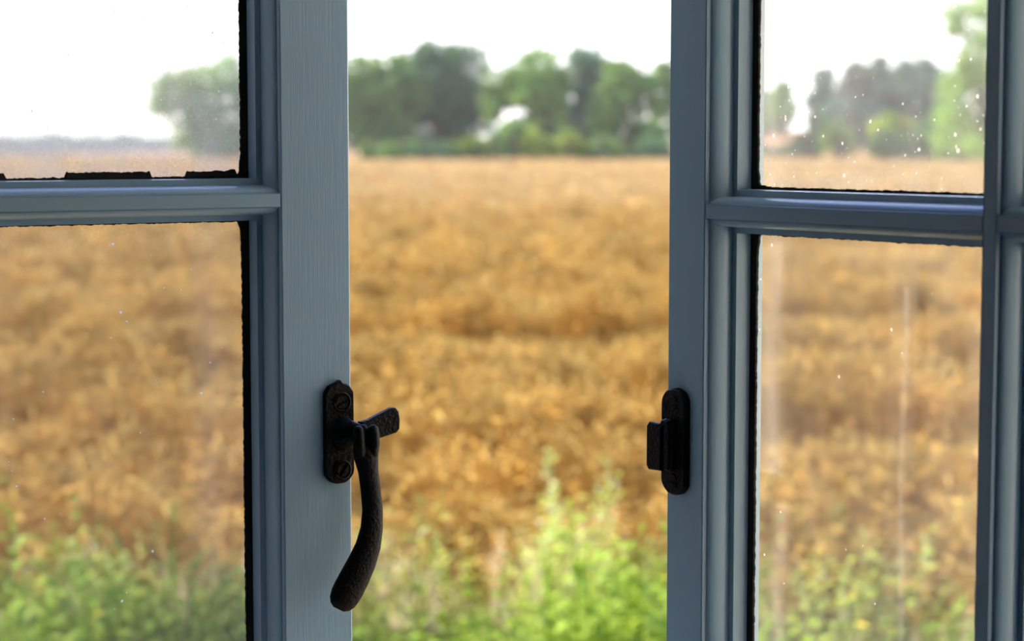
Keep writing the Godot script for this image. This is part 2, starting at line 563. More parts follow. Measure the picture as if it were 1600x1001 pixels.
func fastener(root: Node3D, y0: float):
	var f := Node3D.new()
	f.name = "fastener"
	root.add_child(f)
	f.position = Vector3(0, y0, 0)
	f.set_meta("label", "black iron latch with a curved drop handle")
	var m := 0.001
	var outline := stadium(-0.0117, -0.0442, 0.0310, 0.0114, 0.02)
	outline[6] += Vector2(0.001, 0.0016)
	part("plate", prism(outline, 0.0, 0.0052, 0.0011), M.iron, f)
	screw(f, Vector3(-0.0104, 0.0166, 0.0050), 0.4)
	screw(f, Vector3(-0.0100, -0.0337, 0.0050), 1.0)
	for y in [0.0166, -0.0337]:
		part("screw_burr", ring_plate(Vector3(-0.0102, y, 0.0050)), M.iron, f)
	# the boss that carries the pivot
	part("boss", loft([[Vector3(-10, -7, 4) * m, Vector3(11, 0, 0) * m, Vector3(0, 14, 0) * m], [Vector3(-8, -7, 8) * m, Vector3(9, 0, 0) * m, Vector3(0, 11.5, 0) * m], [Vector3(-4, -6, 14) * m, Vector3(7, 0, 0) * m, Vector3(0, 8, 0) * m], [Vector3(-1, -5, 19) * m, Vector3(5, 0, 0) * m, Vector3(0, 5.5, 0) * m], [Vector3(0, -5, 20.5) * m, Vector3(3, 0, 0) * m, Vector3(0, 3.5, 0) * m]]), M.iron, f)
	# the flared tongue
	part("tongue", prism(PackedVector2Array([Vector2(1, 2) * m, Vector2(8, 3) * m, Vector2(27, 10.6) * m, Vector2(30.5, 10.4) * m, Vector2(33, 7.5) * m, Vector2(34, 1) * m, Vector2(33.6, -5.5) * m, Vector2(31, -8.2) * m, Vector2(14, -12) * m, Vector2(1, -13) * m]), 0.0085, 0.0135, 0.0009), M.iron, f)
	# the drop handle: pixel centre, half width in pixels, distance from the sash face in mm, half thickness in mm
	var rows := [[570, 690, 14, 21.0, 3.6], [570, 698, 18.5, 22, 5.0], [571, 708, 19, 22.4, 5.8], [574, 730, 15.5, 23.0, 5.4], [577.5, 760, 15.5, 24.5, 5.2], [580, 790, 16, 26, 5.2], [578.5, 818, 17.5, 26.5, 5.4], [573, 845, 20, 26.5, 5.6], [563, 870, 22.5, 26, 5.8], [552, 892, 24, 25, 6.0], [543, 909, 24.5, 24, 6.0], [537, 920, 24, 23.5, 5.8], [532, 930, 21.5, 23.2, 5.2], [528.5, 937, 16.5, 23, 4.2], [526.5, 941, 9, 23, 2.6]]
	var cs := []
	for r in rows: cs.append(Vector3(((r[0] - 549.0) / 2.105 - 0.432 * r[3]) / 0.902, (660.0 - r[1]) / 2.105, r[3]) * m)
	var rings := []
	for i in rows.size():
		var t: Vector3 = (cs[mini(i + 1, cs.size() - 1)] - cs[maxi(i - 1, 0)]).normalized()
		var side := Vector3(t.y, -t.x, 0).normalized()
		rings.append([cs[i], side * rows[i][2] / 2.105 / 0.93 * m, t.cross(side).normalized() * rows[i][4] * m])
	part("handle", loft(rings, 24), M.iron, f)
	# the two cheeks of the fork over the tongue's knuckle, and the pin through them
	for q in [[559.0, 24.0, 5.6], [582.0, 24.5, 5.6]]:
		var x: float = ((q[0] - 549.0) / 2.105 - 0.432 * q[1]) / 0.902
		part("fork_cheek", loft([[Vector3(2.0, -30, 20.5) * m, Vector3(3.4, 0, 0) * m, Vector3(0, 0, 3.6) * m], [Vector3(x * 0.8 + 0.6, -22, q[1] - 1.0) * m, Vector3(q[2] * 0.8, 0, 0) * m, Vector3(0, 0, 4.4) * m], [Vector3(x + 0.5, -13, q[1]) * m, Vector3(q[2] * 0.8, 0, 0) * m, Vector3(0, 0, 4.4) * m], [Vector3(x, -5, q[1]) * m, Vector3(q[2] * 0.8, 0, 0) * m, Vector3(0, 0, 4.2) * m], [Vector3(x, -1, q[1]) * m, Vector3(q[2] * 0.66, 0, 0) * m, Vector3(0, 0, 3.4) * m], [Vector3(x, 0.8, q[1]) * m, Vector3(q[2] * 0.3, 0, 0) * m, Vector3(0, 0, 1.8) * m]], 16), M.iron, f)
	part("knuckle", loft([[Vector3(-0.5, -21, 18) * m, Vector3(5.5, 0, 0) * m, Vector3(0, 0, 3.5) * m], [Vector3(-0.3, -13, 18) * m, Vector3(5.2, 0, 0) * m, Vector3(0, 0, 3.8) * m], [Vector3(0.2, -8, 19) * m, Vector3(4.2, 0, 0) * m, Vector3(0, 0, 4.5) * m], [Vector3(0.5, -3, 19) * m, Vector3(3.8, 0, 0) * m, Vector3(0, 0, 4.2) * m], [Vector3(0.5, 0.5, 18.5) * m, Vector3(2.2, 0, 0) * m, Vector3(0, 0, 2.4) * m]], 14), M.iron, f)
	part("pin", loft([[Vector3(-8, -6, 17) * m, Vector3(0, 2.2, 0) * m, Vector3(0, 0, 2.2) * m], [Vector3(8, -6, 24) * m, Vector3(0, 2.2, 0) * m, Vector3(0, 0, 2.2) * m]], 12), M.iron, f)

func keeper(root: Node3D, y0: float):
	var f := Node3D.new()
	f.name = "keeper"
	root.add_child(f)
	f.position = Vector3(0, y0, 0)
	f.set_meta("label", "black iron latch keeper with a hooked lug")
	var m := 0.001
	part("plate", prism(stadium(0.0126, -0.0386, 0.0380, 0.0125, 0.012), 0.0, 0.0055, 0.0012), M.iron, f)
	screw(f, Vector3(0.0126, 0.0275, 0.0053), 0.0)
	screw(f, Vector3(0.0126, -0.0280, 0.0053), 0.0)
	part("lug", prism(PackedVector2Array([Vector2(4, -21) * m, Vector2(15, -21) * m, Vector2(16.5, -19) * m, Vector2(16.5, 13) * m, Vector2(15, 16) * m, Vector2(11, 17) * m, Vector2(5, 15) * m, Vector2(4, 12) * m]), 0.0050, 0.0105, 0.0012), M.iron, f)
	part("lug_rim", prism(PackedVector2Array([Vector2(11, -20) * m, Vector2(15, -20) * m, Vector2(15.8, -18) * m, Vector2(15.8, 12) * m, Vector2(14, 15) * m, Vector2(11, 15) * m]), 0.0100, 0.0125, 0.0008), M.iron, f)
	part("hook", prism(PackedVector2Array([Vector2(-4.5, -21.5) * m, Vector2(9, -21) * m, Vector2(9, 11) * m, Vector2(6, 12.5) * m, Vector2(-4.0, 13) * m, Vector2(-6.2, 10.5) * m, Vector2(-6.4, -19) * m]), 0.0098, 0.0138, 0.0009), M.iron, f)

# ------------------------------------------------------------------ the land
func land():
	var st := begin()
	st.set_smooth_group(0)
	var fs := [0.6, 2, 4, 8, 14, 25, 45, 80, 130, 180, 205, 230, 260, 300, 340, 380, 420, 520, 700, 1000, 1500, 2400]
	var n := 28
	for i in fs.size() - 1:
		for k in n:
			var a0 := -0.9 + 1.8 * k / n
			var a1 := -0.9 + 1.8 * (k + 1) / n
			var q := []
			for e in [[i, a0], [i, a1], [i + 1, a1], [i + 1, a0]]:
				var away: float = fs[e[0]]
				var across: float = e[1] * (away + 8.0)
				var p := out_at(across, away)
				q.append(Vector3(p.x, land_height(across, away), p.z))
			tri_smooth(st, q[0], q[1], q[2], Vector3.UP)
			tri_smooth(st, q[0], q[2], q[3], Vector3.UP)
	st.generate_normals()
	structure("ground", st.commit(), M.soil, "straw-coloured ground running out to the horizon", "ground")

func haze():
	var fm := FogMaterial.new()
	fm.albedo = Color(1.0, 0.99, 0.97)
	fm.density = 0.0004
	var fog := FogVolume.new()
	fog.name = "summer_haze"
	fog.shape = RenderingServer.FOG_VOLUME_SHAPE_BOX
	fog.size = Vector3(1100, 70, 1000)
	fog.material = fm
	add_child(fog)
	fog.position = out_at(0, 40 + 500) + Vector3(0, 25, 0)
	fog.rotation_degrees.y = YAW

# ------------------------------------------------------------------ trees
func spray_mesh(sd: int) -> ArrayMesh:         # a spray of folded leaves, about a metre across
	var r := RandomNumberGenerator.new()
	r.seed = sd
	var st := begin()
	for i in 9:
		var c := Vector3(r.randfn(), r.randfn(), r.randfn()) * 0.22
		var x := Vector3(r.randfn(), r.randfn() * 0.5, r.randfn()).normalized()
		var y := x.cross(Vector3(r.randfn(), r.randfn(), r.randfn())).normalized()
		var s := r.randf_range(0.14, 0.26)
		var z := x.cross(y) * s * 0.25
		var p := [c - x * s, c + y * s * 0.55 + z, c + x * s, c - y * s * 0.55 + z]
		var shade := r.randf_range(0.85, 1.1)
		st.set_color(Color(shade, shade, shade))
		tri(st, p[0], p[1], p[2], z)
		tri(st, p[0], p[2], p[3], z)
	return st.commit()

var sprays := []

func tree(called: String, label: String, category: String, depth: float, lobes: Array, trunk: float, tone: Color, group := "", density := 1.0, base_y := 247.0):
	# lobes: [x, y, half width, half height] in pixels at that depth
	if sprays.is_empty():
		for i in 4: sprays.append(spray_mesh(50 + i))
	var foot := px(trunk, 330, depth)
	var flat := Vector2(foot.x - EYE.x, foot.z - EYE.z)
	var yaw := deg_to_rad(YAW)
	var across := flat.dot(Vector2(cos(yaw), -sin(yaw)))
	var away := flat.dot(Vector2(-sin(yaw), -cos(yaw)))
	foot.y = land_height(across, away)
	var root := base(called, foot)
	tag(root, label, category, group)
	var unit := depth / F
	var right := Vector3(cos(yaw), 0, -sin(yaw))
	var fwd := Vector3(-sin(yaw), 0, -cos(yaw))
	var wood := begin()
	wood.set_smooth_group(0)
	var bufs := [PackedFloat32Array(), PackedFloat32Array()]
	var lo := 1e9
	for l in lobes:
		var c: Vector3 = px(l[0], l[1], depth) - foot + fwd * rng.randf_range(-1.0, 1.0) * unit * l[2] * 0.7
		lo = minf(lo, c.y - l[3] * unit)
		var rx: float = l[2] * unit
		var ry: float = l[3] * unit
		var n := int(density * 17.0 * (rx * ry + rx * rx) + 30)
		var lobe_tone := rng.randf_range(0.7, 1.5)  # random per lobe, widened to put sunlit highlights into the leaf colour
		# knots of leaves on the lobe, so that its outline is lumpy and lets light through
		var knots := []
		for i in int(14 + rx * ry * 6.0):
			var d := Vector3(rng.randfn(), rng.randfn() + 0.15, rng.randfn()).normalized() * pow(rng.randf(), 0.30)
			knots.append(c + right * d.x * rx * 0.88 + Vector3.UP * d.y * ry * 0.88 + fwd * d.z * rx * 0.88)
		for i in n:
			var kn: Vector3 = knots[rng.randi() % knots.size()]
			var d := Vector3(rng.randfn(), rng.randfn() * 0.8, rng.randfn()) * minf(rx, ry) * 0.19
			var s := rng.randf_range(0.8, 1.5) * clampf(unit * 16.0, 0.55, 2.2)
			var b := Basis.from_euler(Vector3(rng.randf() * 0.8, rng.randf() * TAU, rng.randf() * 0.8)).scaled(Vector3(s, s, s))
			var k := lobe_tone * rng.randf_range(0.8, 1.2)
			put(bufs[i % 2], b, kn + d, Color(tone.r * k * rng.randf_range(0.9, 1.15), tone.g * k, tone.b * k))
		branch(wood, Vector3(0, maxf(c.y * 0.3, 0.2), 0), c, clampf(rx * 0.10, 0.05, 0.16), clampf(rx * 0.03, 0.02, 0.06))
	var tall: float = maxf(lo + 1.5, 1.0)
	branch(wood, Vector3(0, -0.2, 0), Vector3(0, tall, 0), 0.022 * depth / 10.0 + 0.05, 0.015 * depth / 10.0 + 0.03)
	wood.generate_normals()
	part("trunk", wood.commit(), M.bark, root)
	for i in 2: multi("foliage", sprays[(i + lobes.size()) % 4], M.leaf, bufs[i], root)
	return root

func branch(st: SurfaceTool, a: Vector3, b: Vector3, r0: float, r1: float):
	var t := (b - a).normalized()
	var x := t.cross(Vector3(0.3, 0.2, 1)).normalized()
	var y := t.cross(x)
	for k in 6:
		var a0 := TAU * k / 6
		var a1 := TAU * (k + 1) / 6
		var d0 := x * cos(a0) + y * sin(a0)
		var d1 := x * cos(a1) + y * sin(a1)
		tri_smooth(st, a + d0 * r0, a + d1 * r0, b + d1 * r1, d0 + d1)
		tri_smooth(st, a + d0 * r0, b + d1 * r1, b + d0 * r1, d0 + d1)

func trees():
	var green := Color(0.18, 0.305, 0.075)
	var dark := Color(0.10, 0.19, 0.085)
	var lime := Color(0.29, 0.39, 0.06)
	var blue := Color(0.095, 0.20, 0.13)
	var light := Color(0.30, 0.46, 0.12)  # lightened to put the upper left pane's glare into the leaf colour
	var g := "trees along the far edge of the field"
	tree("field_tree", "broad pale green tree behind the dusty upper left pane", "tree", 165, [[268, 138, 30, 27], [312, 138, 40, 36], [352, 124, 34, 34], [300, 190, 46, 42], [350, 195, 45, 45], [254, 166, 22, 20], [400, 150, 45, 50], [420, 205, 45, 38], [330, 228, 55, 20]], 330, light, g)
	tree("field_tree", "rounded green tree leftmost in the open gap between the sashes", "tree", 168, [[575, 116, 36, 32], [618, 112, 28, 28], [520, 130, 45, 45], [580, 162, 42, 42], [500, 190, 50, 50], [605, 200, 38, 38], [562, 208, 34, 36], [545, 165, 40, 45], [600, 140, 38, 34], [640, 152, 26, 32], [625, 215, 30, 26], [585, 222, 40, 20], [470, 150, 40, 42]], 570, green, g)
	tree("field_tree", "tallest dark domed tree in the gap, right of the leftmost tree", "tree", 172, [[688, 96, 46, 36], [735, 104, 40, 36], [652, 124, 40, 38], [692, 150, 52, 40], [640, 172, 36, 40], [738, 146, 30, 28], [665, 206, 42, 36], [722, 200, 36, 32], [700, 180, 40, 30], [752, 184, 24, 34], [690, 125, 50, 34], [650, 150, 36, 36], [700, 222, 46, 20]], 690, dark, g)
	tree("field_tree", "bright green rounded tree in the middle of the gap with sky showing under it", "tree", 160, [[790, 128, 38, 28], [772, 150, 24, 22], [842, 102, 38, 34], [832, 134, 40, 30], [868, 128, 26, 28], [850, 162, 32, 26], [820, 156, 24, 14], [768, 168, 18, 20], [800, 158, 20, 12], [858, 195, 32, 32], [826, 200, 20, 28]], 862, green, g, 0.9)
	tree("field_tree", "tall green tree with gaps of sky, right of the middle tree", "tree", 172, [[912, 98, 36, 28], [900, 132, 34, 26], [935, 148, 34, 36], [885, 172, 36, 28], [925, 200, 45, 38], [870, 208, 34, 32], [918, 165, 34, 30], [948, 118, 20, 24], [880, 130, 26, 24]], 905, dark, g, 0.85)
	tree("field_tree", "green tree with drooping light side, just left of the right sash", "tree", 158, [[975, 116, 32, 26], [960, 158, 34, 34], [1004, 150, 30, 36], [985, 198, 44, 40], [1015, 215, 34, 30], [978, 140, 34, 30], [945, 200, 24, 34], [1012, 128, 18, 22]], 985, green, g)
	tree("field_tree", "green tree half hidden behind the right sash's free stile", "tree", 165, [[1034, 124, 22, 28], [1070, 130, 40, 40], [1045, 185, 36, 44], [1110, 150, 45, 45], [1115, 200, 50, 42], [1150, 190, 35, 45]], 1075, green, g)
	var b := "bushes at the foot of the far trees"
	for t in [["small yellow-green bush at the foot of the tallest dark tree", 742, 225, 24, 19, lime], ["pale green bush under the gap of sky in the trees", 803, 214, 30, 26, green], ["light green bush below the bright middle tree", 838, 226, 26, 22, lime], ["bright yellow-green bush near the middle of the far hedge", 886, 226, 22, 22, lime], ["low green bush at the left end of the gap's tree line", 590, 234, 30, 14, green], ["dark low bush beneath the tallest tree", 668, 234, 38, 13, dark], ["low bush beside the right sash at the field's far edge", 1020, 234, 34, 16, dark], ["low green bush left of the small yellow-green one", 712, 234, 26, 14, green], ["low green bush right below the gap of sky", 772, 230, 26, 17, green], ["dark low bush between the leftmost and the tallest tree", 630, 234, 26, 15, green], ["low bush in the far hedge between the middle and the drooping tree", 940, 232, 36, 16, green]]:
		tree("bush", t[0], "bush", 152, [[t[1], t[2], t[3], t[4]], [t[1] + 14, t[2] + 6, t[3] * 0.7, t[4] * 0.8], [t[1] - 13, t[2] + 7, t[3] * 0.7, t[4] * 0.75]], t[1], t[5], b)
	# through the upper right pane
	var p := "tall trees beyond the hedge, seen through the upper right pane"
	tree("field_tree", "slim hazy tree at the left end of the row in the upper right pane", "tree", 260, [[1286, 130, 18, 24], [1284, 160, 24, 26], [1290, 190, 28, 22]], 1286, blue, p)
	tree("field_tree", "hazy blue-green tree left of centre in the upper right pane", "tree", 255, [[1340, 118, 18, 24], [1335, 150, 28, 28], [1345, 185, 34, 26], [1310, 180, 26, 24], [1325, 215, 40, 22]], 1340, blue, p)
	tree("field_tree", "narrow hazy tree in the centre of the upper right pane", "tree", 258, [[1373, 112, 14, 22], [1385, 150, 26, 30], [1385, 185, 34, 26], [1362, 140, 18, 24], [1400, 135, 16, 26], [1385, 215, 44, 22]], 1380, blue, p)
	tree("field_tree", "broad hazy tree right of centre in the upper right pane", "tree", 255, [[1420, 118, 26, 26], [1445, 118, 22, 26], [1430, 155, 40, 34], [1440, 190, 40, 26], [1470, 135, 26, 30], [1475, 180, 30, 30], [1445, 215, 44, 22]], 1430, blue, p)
	tree("field_tree", "tall light tree at the right edge of the upper right pane", "tree", 120, [[1505, 20, 26, 22], [1532, 5, 30, 30], [1500, 48, 18, 12], [1535, 60, 26, 26], [1528, 110, 34, 30], [1505, 150, 36, 36], [1550, 150, 50, 50], [1520, 200, 46, 40], [1570, 90, 40, 50], [1480, 195, 30, 40], [1508, 100, 24, 26], [1490, 130, 22, 24], [1530, 230, 44, 22]], 1540, light, "", 0.8)
	tree("field_tree", "small pale tree at the left edge of the upper right pane", "tree", 330, [[1222, 148, 13, 22], [1222, 175, 16, 22]], 1222, green, "", 1.0)
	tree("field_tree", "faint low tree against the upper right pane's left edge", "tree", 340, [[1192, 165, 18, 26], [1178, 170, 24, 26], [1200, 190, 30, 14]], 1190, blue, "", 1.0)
	var h := "hedge bushes seen through the upper right pane"
	for t in [["low clipped hedge bush at the lower left corner of the upper right pane", 1200, 241, 30, 9, dark, 178], ["green bush left of centre in the hedge of the upper right pane", 1262, 228, 22, 20, dark, 160], ["light green bush in the middle left of the pane's hedge", 1310, 218, 24, 32, green, 150], ["dark round bush in the centre of the pane's hedge", 1382, 226, 24, 22, dark, 145], ["lime green bush above the dark round hedge bush", 1400, 200, 40, 22, lime, 152], ["tall green bush right of the dark round bush", 1445, 222, 28, 28, dark, 148], ["light green bush at the right end of the pane's hedge", 1500, 228, 34, 26, green, 142]]:
		tree("bush", t[0], "bush", t[6], [[t[1], t[2], t[3], t[4]], [t[1] + t[3] * 0.6, t[2] + 5, t[3] * 0.6, t[4] * 0.8], [t[1] - t[3] * 0.6, t[2] + 6, t[3] * 0.6, t[4] * 0.75]], t[1], t[5], h)
	# the hazy line of trees beyond the left pane
	var words := ["faint far tree at the left edge of the upper left pane", "faint far tree, second from the left on the hazy skyline", "rounded faint far tree in the middle of the left pane's skyline", "faint far tree right of the rounded one on the left skyline", "faint far tree on the left skyline nearest the broad pale tree", "faint far tree on the left skyline partly behind the broad pale tree"]
	for i in 6:
		var x: float = [10, 60, 95, 140, 200, 255][i]
		var y: float = [222, 226, 220, 222, 220, 226][i]
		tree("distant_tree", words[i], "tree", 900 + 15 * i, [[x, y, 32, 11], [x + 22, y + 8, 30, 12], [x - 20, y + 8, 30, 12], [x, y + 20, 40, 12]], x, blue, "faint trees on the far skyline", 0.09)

# ------------------------------------------------------------------ the crop
func tuft_mesh(sd: int, stems: int, spread: float) -> ArrayMesh:     # barley: bent stems with drooping bearded ears
	var r := RandomNumberGenerator.new()
	r.seed = sd
	var st := begin()
	for i in stems:
		var a := r.randf() * TAU
		var o := Vector3(cos(a), 0, sin(a)) * spread * sqrt(r.randf())
		var lean := Vector3(r.randfn(), 0, r.randfn()) * 0.07
		var tall := r.randf_range(0.58, 0.74)
		var top := o + lean + Vector3(0, tall, 0)
		var side := Vector3(cos(a * 3), 0, sin(a * 3)) * 0.0022
		st.set_color(Color(0.78, 0.62, 0.42))  # stems and leaves browned, putting the shade between rows into their colour
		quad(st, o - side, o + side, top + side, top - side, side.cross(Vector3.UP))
		# a dry leaf
		var la := r.randf() * TAU
		var ld := Vector3(cos(la), 0, sin(la))
		var l0 := o.lerp(top, r.randf_range(0.45, 0.75))
		var lw := ld.cross(Vector3.UP) * 0.006
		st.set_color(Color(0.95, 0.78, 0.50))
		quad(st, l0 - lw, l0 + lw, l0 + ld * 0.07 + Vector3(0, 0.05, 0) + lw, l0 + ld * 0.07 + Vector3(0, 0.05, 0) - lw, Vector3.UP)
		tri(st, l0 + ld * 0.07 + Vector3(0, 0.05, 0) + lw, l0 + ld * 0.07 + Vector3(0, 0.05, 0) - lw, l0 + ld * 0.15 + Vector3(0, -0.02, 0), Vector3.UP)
		# ear
		var dir := (Vector3(r.randfn(), 0, r.randfn()).normalized() * r.randf_range(0.5, 1.0) + Vector3(0, r.randf_range(-0.5, 0.6), 0)).normalized()
		var x := dir.cross(Vector3(0.2, 1, 0.1)).normalized()
		var y := dir.cross(x)
		var e0 := top
		var e1 := top + dir * 0.035
		var e2 := top + dir * 0.095
		st.set_color(Color(1.0, 0.90, 0.66) * r.randf_range(0.85, 1.1))
		for k in 4:
			var d0 := (x * cos(TAU * k / 4) + y * sin(TAU * k / 4)) * 0.0085
			var d1 := (x * cos(TAU * (k + 1) / 4) + y * sin(TAU * (k + 1) / 4)) * 0.0085
			tri(st, e0, e1 + d0, e1 + d1, d0 + d1)
			tri(st, e2, e1 + d0, e1 + d1, d0 + d1)
		st.set_color(Color(1.1, 1.0, 0.78))
		for k in 4:
			var w := x * cos(k * 1.7) * 0.0015
			tri(st, e1 - w, e1 + w, e2 + dir * 0.06 + (x * cos(k * 2.1) + y * sin(k * 2.1)) * 0.03, y)
	return st.commit()

func crop():
	var lumps := noise(1.0, 91, 3)
	var bufs := [PackedFloat32Array(), PackedFloat32Array(), PackedFloat32Array()]
	# bands of the field: nearest and farthest edge, tufts to the square metre, size
	for band in [[7.6, 22.0, 115.0, 1.0], [22.0, 45.0, 42.0, 1.5], [45.0, 95.0, 11.0, 2.6], [95.0, 176.0, 4.0, 4.2]]:
		var area: float = 0.29 * (band[1] * band[1] - band[0] * band[0]) + 4.0 * (band[1] - band[0])
		for i in int(area * band[2]):
			var f: float = sqrt(rng.randf_range(band[0] * band[0], band[1] * band[1]))
			var x := rng.randf_range(-0.29 * f - 2.0, 0.29 * f + 2.0)
			var edge := 8.0 + 0.5 * lumps.get_noise_2d(x * 0.7, 3.0)
			if f < edge + rng.randf() * 0.9: continue
			var rows := lumps.get_noise_2d(x * 0.16, f * 0.95) 
			var clump := lumps.get_noise_2d(x * 1.5 + 40, f * 1.1)
			var hole := lumps.get_noise_2d(x * 0.5 + 90, f * 1.6)
			var bank := f / 0.95 + 0.50 * lumps.get_noise_2d(x * 0.22, f * 0.12)
			var saw := (1.0 - (bank - floorf(bank))) * smoothstep(-0.15, 0.2, lumps.get_noise_2d(x * 0.30 + 7, floorf(bank) * 5.0))
			if (bank - floorf(bank) > 0.82 and rng.randf() < 0.9 or hole > 0.30 and rng.randf() < 0.9): continue
			if absf(f - 50.5 - x * 0.10) < 1.5: continue
			var p := out_at(x, f)
			var hgt := 0.72 + 0.14 * rows + 0.20 * clump + 0.50 * saw + rng.randfn() * 0.05
			var wide: float = band[3]
			var b := Basis.from_euler(Vector3(rng.randfn() * 0.16, rng.randf() * TAU, rng.randfn() * 0.16)).scaled(Vector3(wide, hgt, wide))
			var ripe := lumps.get_noise_2d(x * 0.9 - 60, f * 1.3)  # patchy tone; its dark patches put shade among the clumps into the colour
			var k := 0.88 + 0.45 * ripe + rng.randfn() * 0.14
			var red := rng.randf()
			var pale := smoothstep(20.0, 70.0, f)        # tint grows paler with distance: haze and gloss put into the colour
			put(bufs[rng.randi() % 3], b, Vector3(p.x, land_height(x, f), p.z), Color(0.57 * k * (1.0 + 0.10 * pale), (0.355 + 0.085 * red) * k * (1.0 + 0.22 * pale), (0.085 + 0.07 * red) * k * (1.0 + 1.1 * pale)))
	var root := base("barley_crop", out_at(0, 8.0))
	tag(root, "golden ripe barley field beyond the window", "crop", "", "stuff")
	root.position = Vector3.ZERO
	for i in 3:
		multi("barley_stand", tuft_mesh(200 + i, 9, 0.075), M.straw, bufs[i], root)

# ------------------------------------------------------------------ the verge in front of the field
func grass_mesh(sd: int, blades: int, tall: float) -> ArrayMesh:
	var r := RandomNumberGenerator.new()
	r.seed = sd
	var st := begin()
	for i in blades:
		var a := r.randf() * TAU
		var o := Vector3(cos(a), 0, sin(a)) * 0.09 * sqrt(r.randf())
		var d := Vector3(cos(a + r.randfn()), 0, sin(a + r.randfn()))
		var h := tall * r.randf_range(0.5, 1.0)
		var lean := r.randf_range(0.05, 0.35) * h
		var w := d.cross(Vector3.UP).normalized() * r.randf_range(0.003, 0.006)
		var k := r.randf_range(0.8, 1.15)
		st.set_color(Color(k, k, k))
		var prev := o
		for s in 3:
			var t: float = (s + 1) / 3.0
			var q := o + Vector3(0, h * (t - 0.18 * t * t), 0) + d * lean * t * t
			var w0 := w * (1.0 - s / 3.6)
			var w1 := w * (1.0 - (s + 1) / 3.05)
			quad(st, prev - w0, prev + w0, q + w1, q - w1, d + Vector3.UP)
			prev = q
	return st.commit()

func weed_mesh(sd: int, stems: int, tall: float) -> ArrayMesh:     # upright leafy stems
	var r := RandomNumberGenerator.new()
	r.seed = sd
	var st := begin()
	for i in stems:
		var a := r.randf() * TAU
		var o := Vector3(cos(a), 0, sin(a)) * 0.06
		var top := o + Vector3(cos(a) * r.randf() * 0.16, tall * r.randf_range(0.7, 1.0), sin(a) * r.randf() * 0.16)
		st.set_color(Color(0.8, 0.8, 0.7))
		for q in 2:
			var side := Vector3(cos(q * 1.6), 0, sin(q * 1.6)) * 0.0035
			quad(st, o - side, o + side, top + side * 0.4, top - side * 0.4, side.cross(Vector3.UP))
		for j in 16:
			var t := 0.22 + 0.78 * j / 15.0
			var p := o.lerp(top, t)
			var la := j * 2.4 + a
			var dirn := (Vector3(cos(la), r.randf_range(0.2, 0.9), sin(la))).normalized()
			var l := r.randf_range(0.06, 0.11) * (1.25 - 0.6 * t)
			var w := dirn.cross(Vector3.UP).normalized() * l * 0.24
			var mid := p + dirn * l * 0.5 + Vector3(0, 0.006, 0)
			var tip := p + dirn * l - Vector3(0, l * 0.2, 0)
			var k := r.randf_range(0.8, 1.2)
			st.set_color(Color(k, k, k))
			tri(st, p, mid - w, mid, Vector3.UP)
			tri(st, p, mid + w, mid, Vector3.UP)
			tri(st, tip, mid - w, mid, Vector3.UP)
			tri(st, tip, mid + w, mid, Vector3.UP)
	return st.commit()

func seed_mesh(sd: int) -> ArrayMesh:            # dry grass with pale feathery heads
	var r := RandomNumberGenerator.new()
	r.seed = sd
	var st := begin()
	for i in 5:
		var a := r.randf() * TAU
		var o := Vector3(cos(a), 0, sin(a)) * 0.06
		var top := o + Vector3(r.randfn() * 0.08, r.randf_range(0.6, 0.85), r.randfn() * 0.08)
		st.set_color(Color(0.8, 0.78, 0.6))
		var side := Vector3(cos(a), 0, sin(a)) * 0.0018
		quad(st, o - side, o + side, top + side, top - side, side.cross(Vector3.UP))
		for j in 22:
			var t := r.randf()
			var p := top - Vector3(0, 0.14 * (1 - t), 0)
			var d := Vector3(r.randfn(), r.randfn() * 0.5 + 0.7, r.randfn()).normalized() * 0.035 * (1.2 - t)
			var w := d.cross(Vector3(r.randfn(), r.randfn(), r.randfn())).normalized() * 0.004
			st.set_color(Color(1.0, 0.93, 0.86))
			tri(st, p, p + d * 0.6 + w, p + d, Vector3.UP)
			tri(st, p, p + d * 0.6 - w, p + d, Vector3.UP)
	return st.commit()

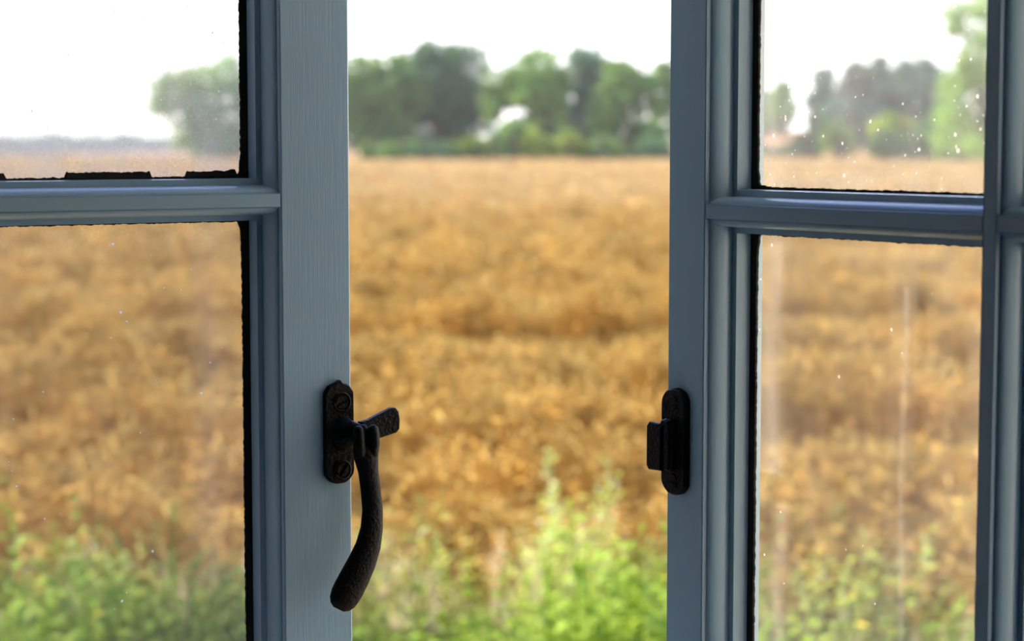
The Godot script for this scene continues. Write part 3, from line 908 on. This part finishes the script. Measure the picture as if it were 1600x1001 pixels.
func verge():
	var lumps := noise(1.0, 17, 3)
	var grass := [PackedFloat32Array(), PackedFloat32Array()]
	var weeds := [PackedFloat32Array(), PackedFloat32Array()]
	var seeds := PackedFloat32Array()
	for i in 9000:
		var f := rng.randf_range(4.6, 9.2)
		var x := rng.randf_range(-0.29 * f - 1.2, 0.29 * f + 1.2)
		var n := lumps.get_noise_2d(x * 0.9, f * 0.9)
		var back := 8.0 + 0.9 * lumps.get_noise_2d(x * 0.5, 8.0) - (0.5 if x > 0.9 else 0.0)
		if f > back and rng.randf() < 0.93: continue
		var p := out_at(x, f)
		p.y = GROUND
		var s := (0.72 + 0.6 * n + rng.randfn() * 0.10) * (1.0 - 0.06 * (f - 7.0))
		var b := Basis.from_euler(Vector3(rng.randfn() * 0.1, rng.randf() * TAU, rng.randfn() * 0.1)).scaled(Vector3(s, s, s))
		var pick := rng.randf()
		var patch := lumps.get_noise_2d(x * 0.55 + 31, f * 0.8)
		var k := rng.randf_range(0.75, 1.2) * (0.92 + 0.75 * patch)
		for w in [[-0.36, 6.7, 0.30, -0.62], [-1.10, 6.6, 0.28, -0.55], [0.46, 6.8, 0.22, 0.3], [-0.62, 7.3, 0.35, 0.15]]:   # spots of darker and of brighter green
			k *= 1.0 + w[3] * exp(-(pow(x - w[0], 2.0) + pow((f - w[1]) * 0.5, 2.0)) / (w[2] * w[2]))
		var dry := clampf((f - back + 1.2) / 1.4, 0, 1) * rng.randf()
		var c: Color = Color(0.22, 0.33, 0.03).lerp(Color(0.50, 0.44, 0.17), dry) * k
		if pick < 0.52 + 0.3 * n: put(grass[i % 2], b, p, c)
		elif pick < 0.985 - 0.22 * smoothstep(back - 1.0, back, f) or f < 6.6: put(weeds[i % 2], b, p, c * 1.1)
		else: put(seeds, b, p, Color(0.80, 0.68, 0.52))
	var root := base("verge_grass", Vector3.ZERO)
	tag(root, "bright green rough grass and leafy weeds along the near edge of the field", "grass", "", "stuff")
	for i in 2:
		multi("grass_blades", grass_mesh(300 + i, 34, 0.85), M.leaf, grass[i], root)
		multi("weed_leaves", weed_mesh(310 + i, 4, 0.85), M.leaf, weeds[i], root)
	multi("seed_heads", seed_mesh(320), M.leaf, seeds, root)
	# weeds that stand out one by one: x, y of the tip in pixels, distance, label
	var plants := [[888, 700, 8.7, "lime green weed standing alone in the barley below the gap's middle"], [890, 818, 8.3, "tall green weed at the verge's edge below the lone field weed"], [640, 822, 8.2, "leafy green weed right of the curved latch handle"], [155, 815, 8.3, "tall green weed left of centre in the lower left pane"], [1290, 860, 8.2, "pale green weed left of centre in the lower right pane"], [1400, 822, 8.6, "tall thin green weed near the centre of the lower right pane"]]
	for w in plants:
		var tip := px(w[0], w[1], w[2])
		var tall: float = tip.y - GROUND
		var o := base("tall_weed", Vector3(tip.x, GROUND, tip.z))
		tag(o, w[3], "weed")
		var st := weed_mesh(400 + int(w[0]), 14, tall)
		var mi := part("leaves", st, M.weed if M.has("weed") else lime_leaf(), o)
		mi.set_meta("kind", "stuff")
	# yellow flowers
	var spots := [[72, 912, 7.4], [222, 928, 7.2], [150, 962, 7.0], [30, 985, 7.0], [912, 878, 7.8], [1035, 905, 7.5], [925, 900, 7.6], [960, 945, 7.2], [975, 985, 7.0], [890, 980, 7.0], [1385, 985, 7.0], [1345, 978, 7.1]]
	var labels := ["yellow flower at the left side of the lower left pane", "brightest yellow flower in the green of the lower left pane", "small yellow flower low in the lower left pane", "yellow flower at the bottom left corner of the lower left pane", "yellow flower just below the tall green weed in the gap", "yellow flower touching the right sash's edge in the gap", "yellow flower below the tall weed, second down", "yellow flower low in the gap's right half", "yellow flower nearest the bottom of the gap, right of its neighbour", "yellow flower at the bottom of the gap, left of its neighbour", "yellow flower at the foot of the lower right pane, right of a pair", "yellow flower at the foot of the lower right pane, left of a pair"]
	var ym := mat(Color(0.93, 0.84, 0.10), 0.6)
	for i in spots.size():
		var q = spots[i]
		var tip := px(q[0], q[1], q[2])
		var o := base("yellow_flower", Vector3(tip.x, GROUND, tip.z))
		tag(o, labels[i], "flower", "yellow flowers in the verge")
		var h: float = tip.y - GROUND
		part("stem", loft([[Vector3.ZERO, Vector3(0.003, 0, 0), Vector3(0, 0, 0.003)], [Vector3(0.01, h * 0.6, 0), Vector3(0.002, 0, 0), Vector3(0, 0, 0.002)], [Vector3(0, h, 0), Vector3(0.0015, 0, 0), Vector3(0, 0, 0.0015)]], 5), lime_leaf(), o)
		var st := begin()
		for k in 9:
			var a := TAU * k / 9
			var d := Vector3(cos(a), 0.35, sin(a))
			var w := Vector3(-sin(a), 0, cos(a)) * 0.006
			tri(st, Vector3(0, h, 0), Vector3(0, h, 0) + d * 0.016 + w, Vector3(0, h, 0) + d * 0.024, Vector3.UP)
			tri(st, Vector3(0, h, 0), Vector3(0, h, 0) + d * 0.016 - w, Vector3(0, h, 0) + d * 0.024, Vector3.UP)
		part("petals", st.commit(), ym, o)

func lime_leaf() -> Material:
	if not M.has("weed"):
		M.weed = leafy(Color(1, 1, 1), 0.7)
		M.weed.vertex_color_use_as_albedo = false
		M.weed.albedo_color = Color(0.42, 0.56, 0.08).linear_to_srgb()
	return M.weed
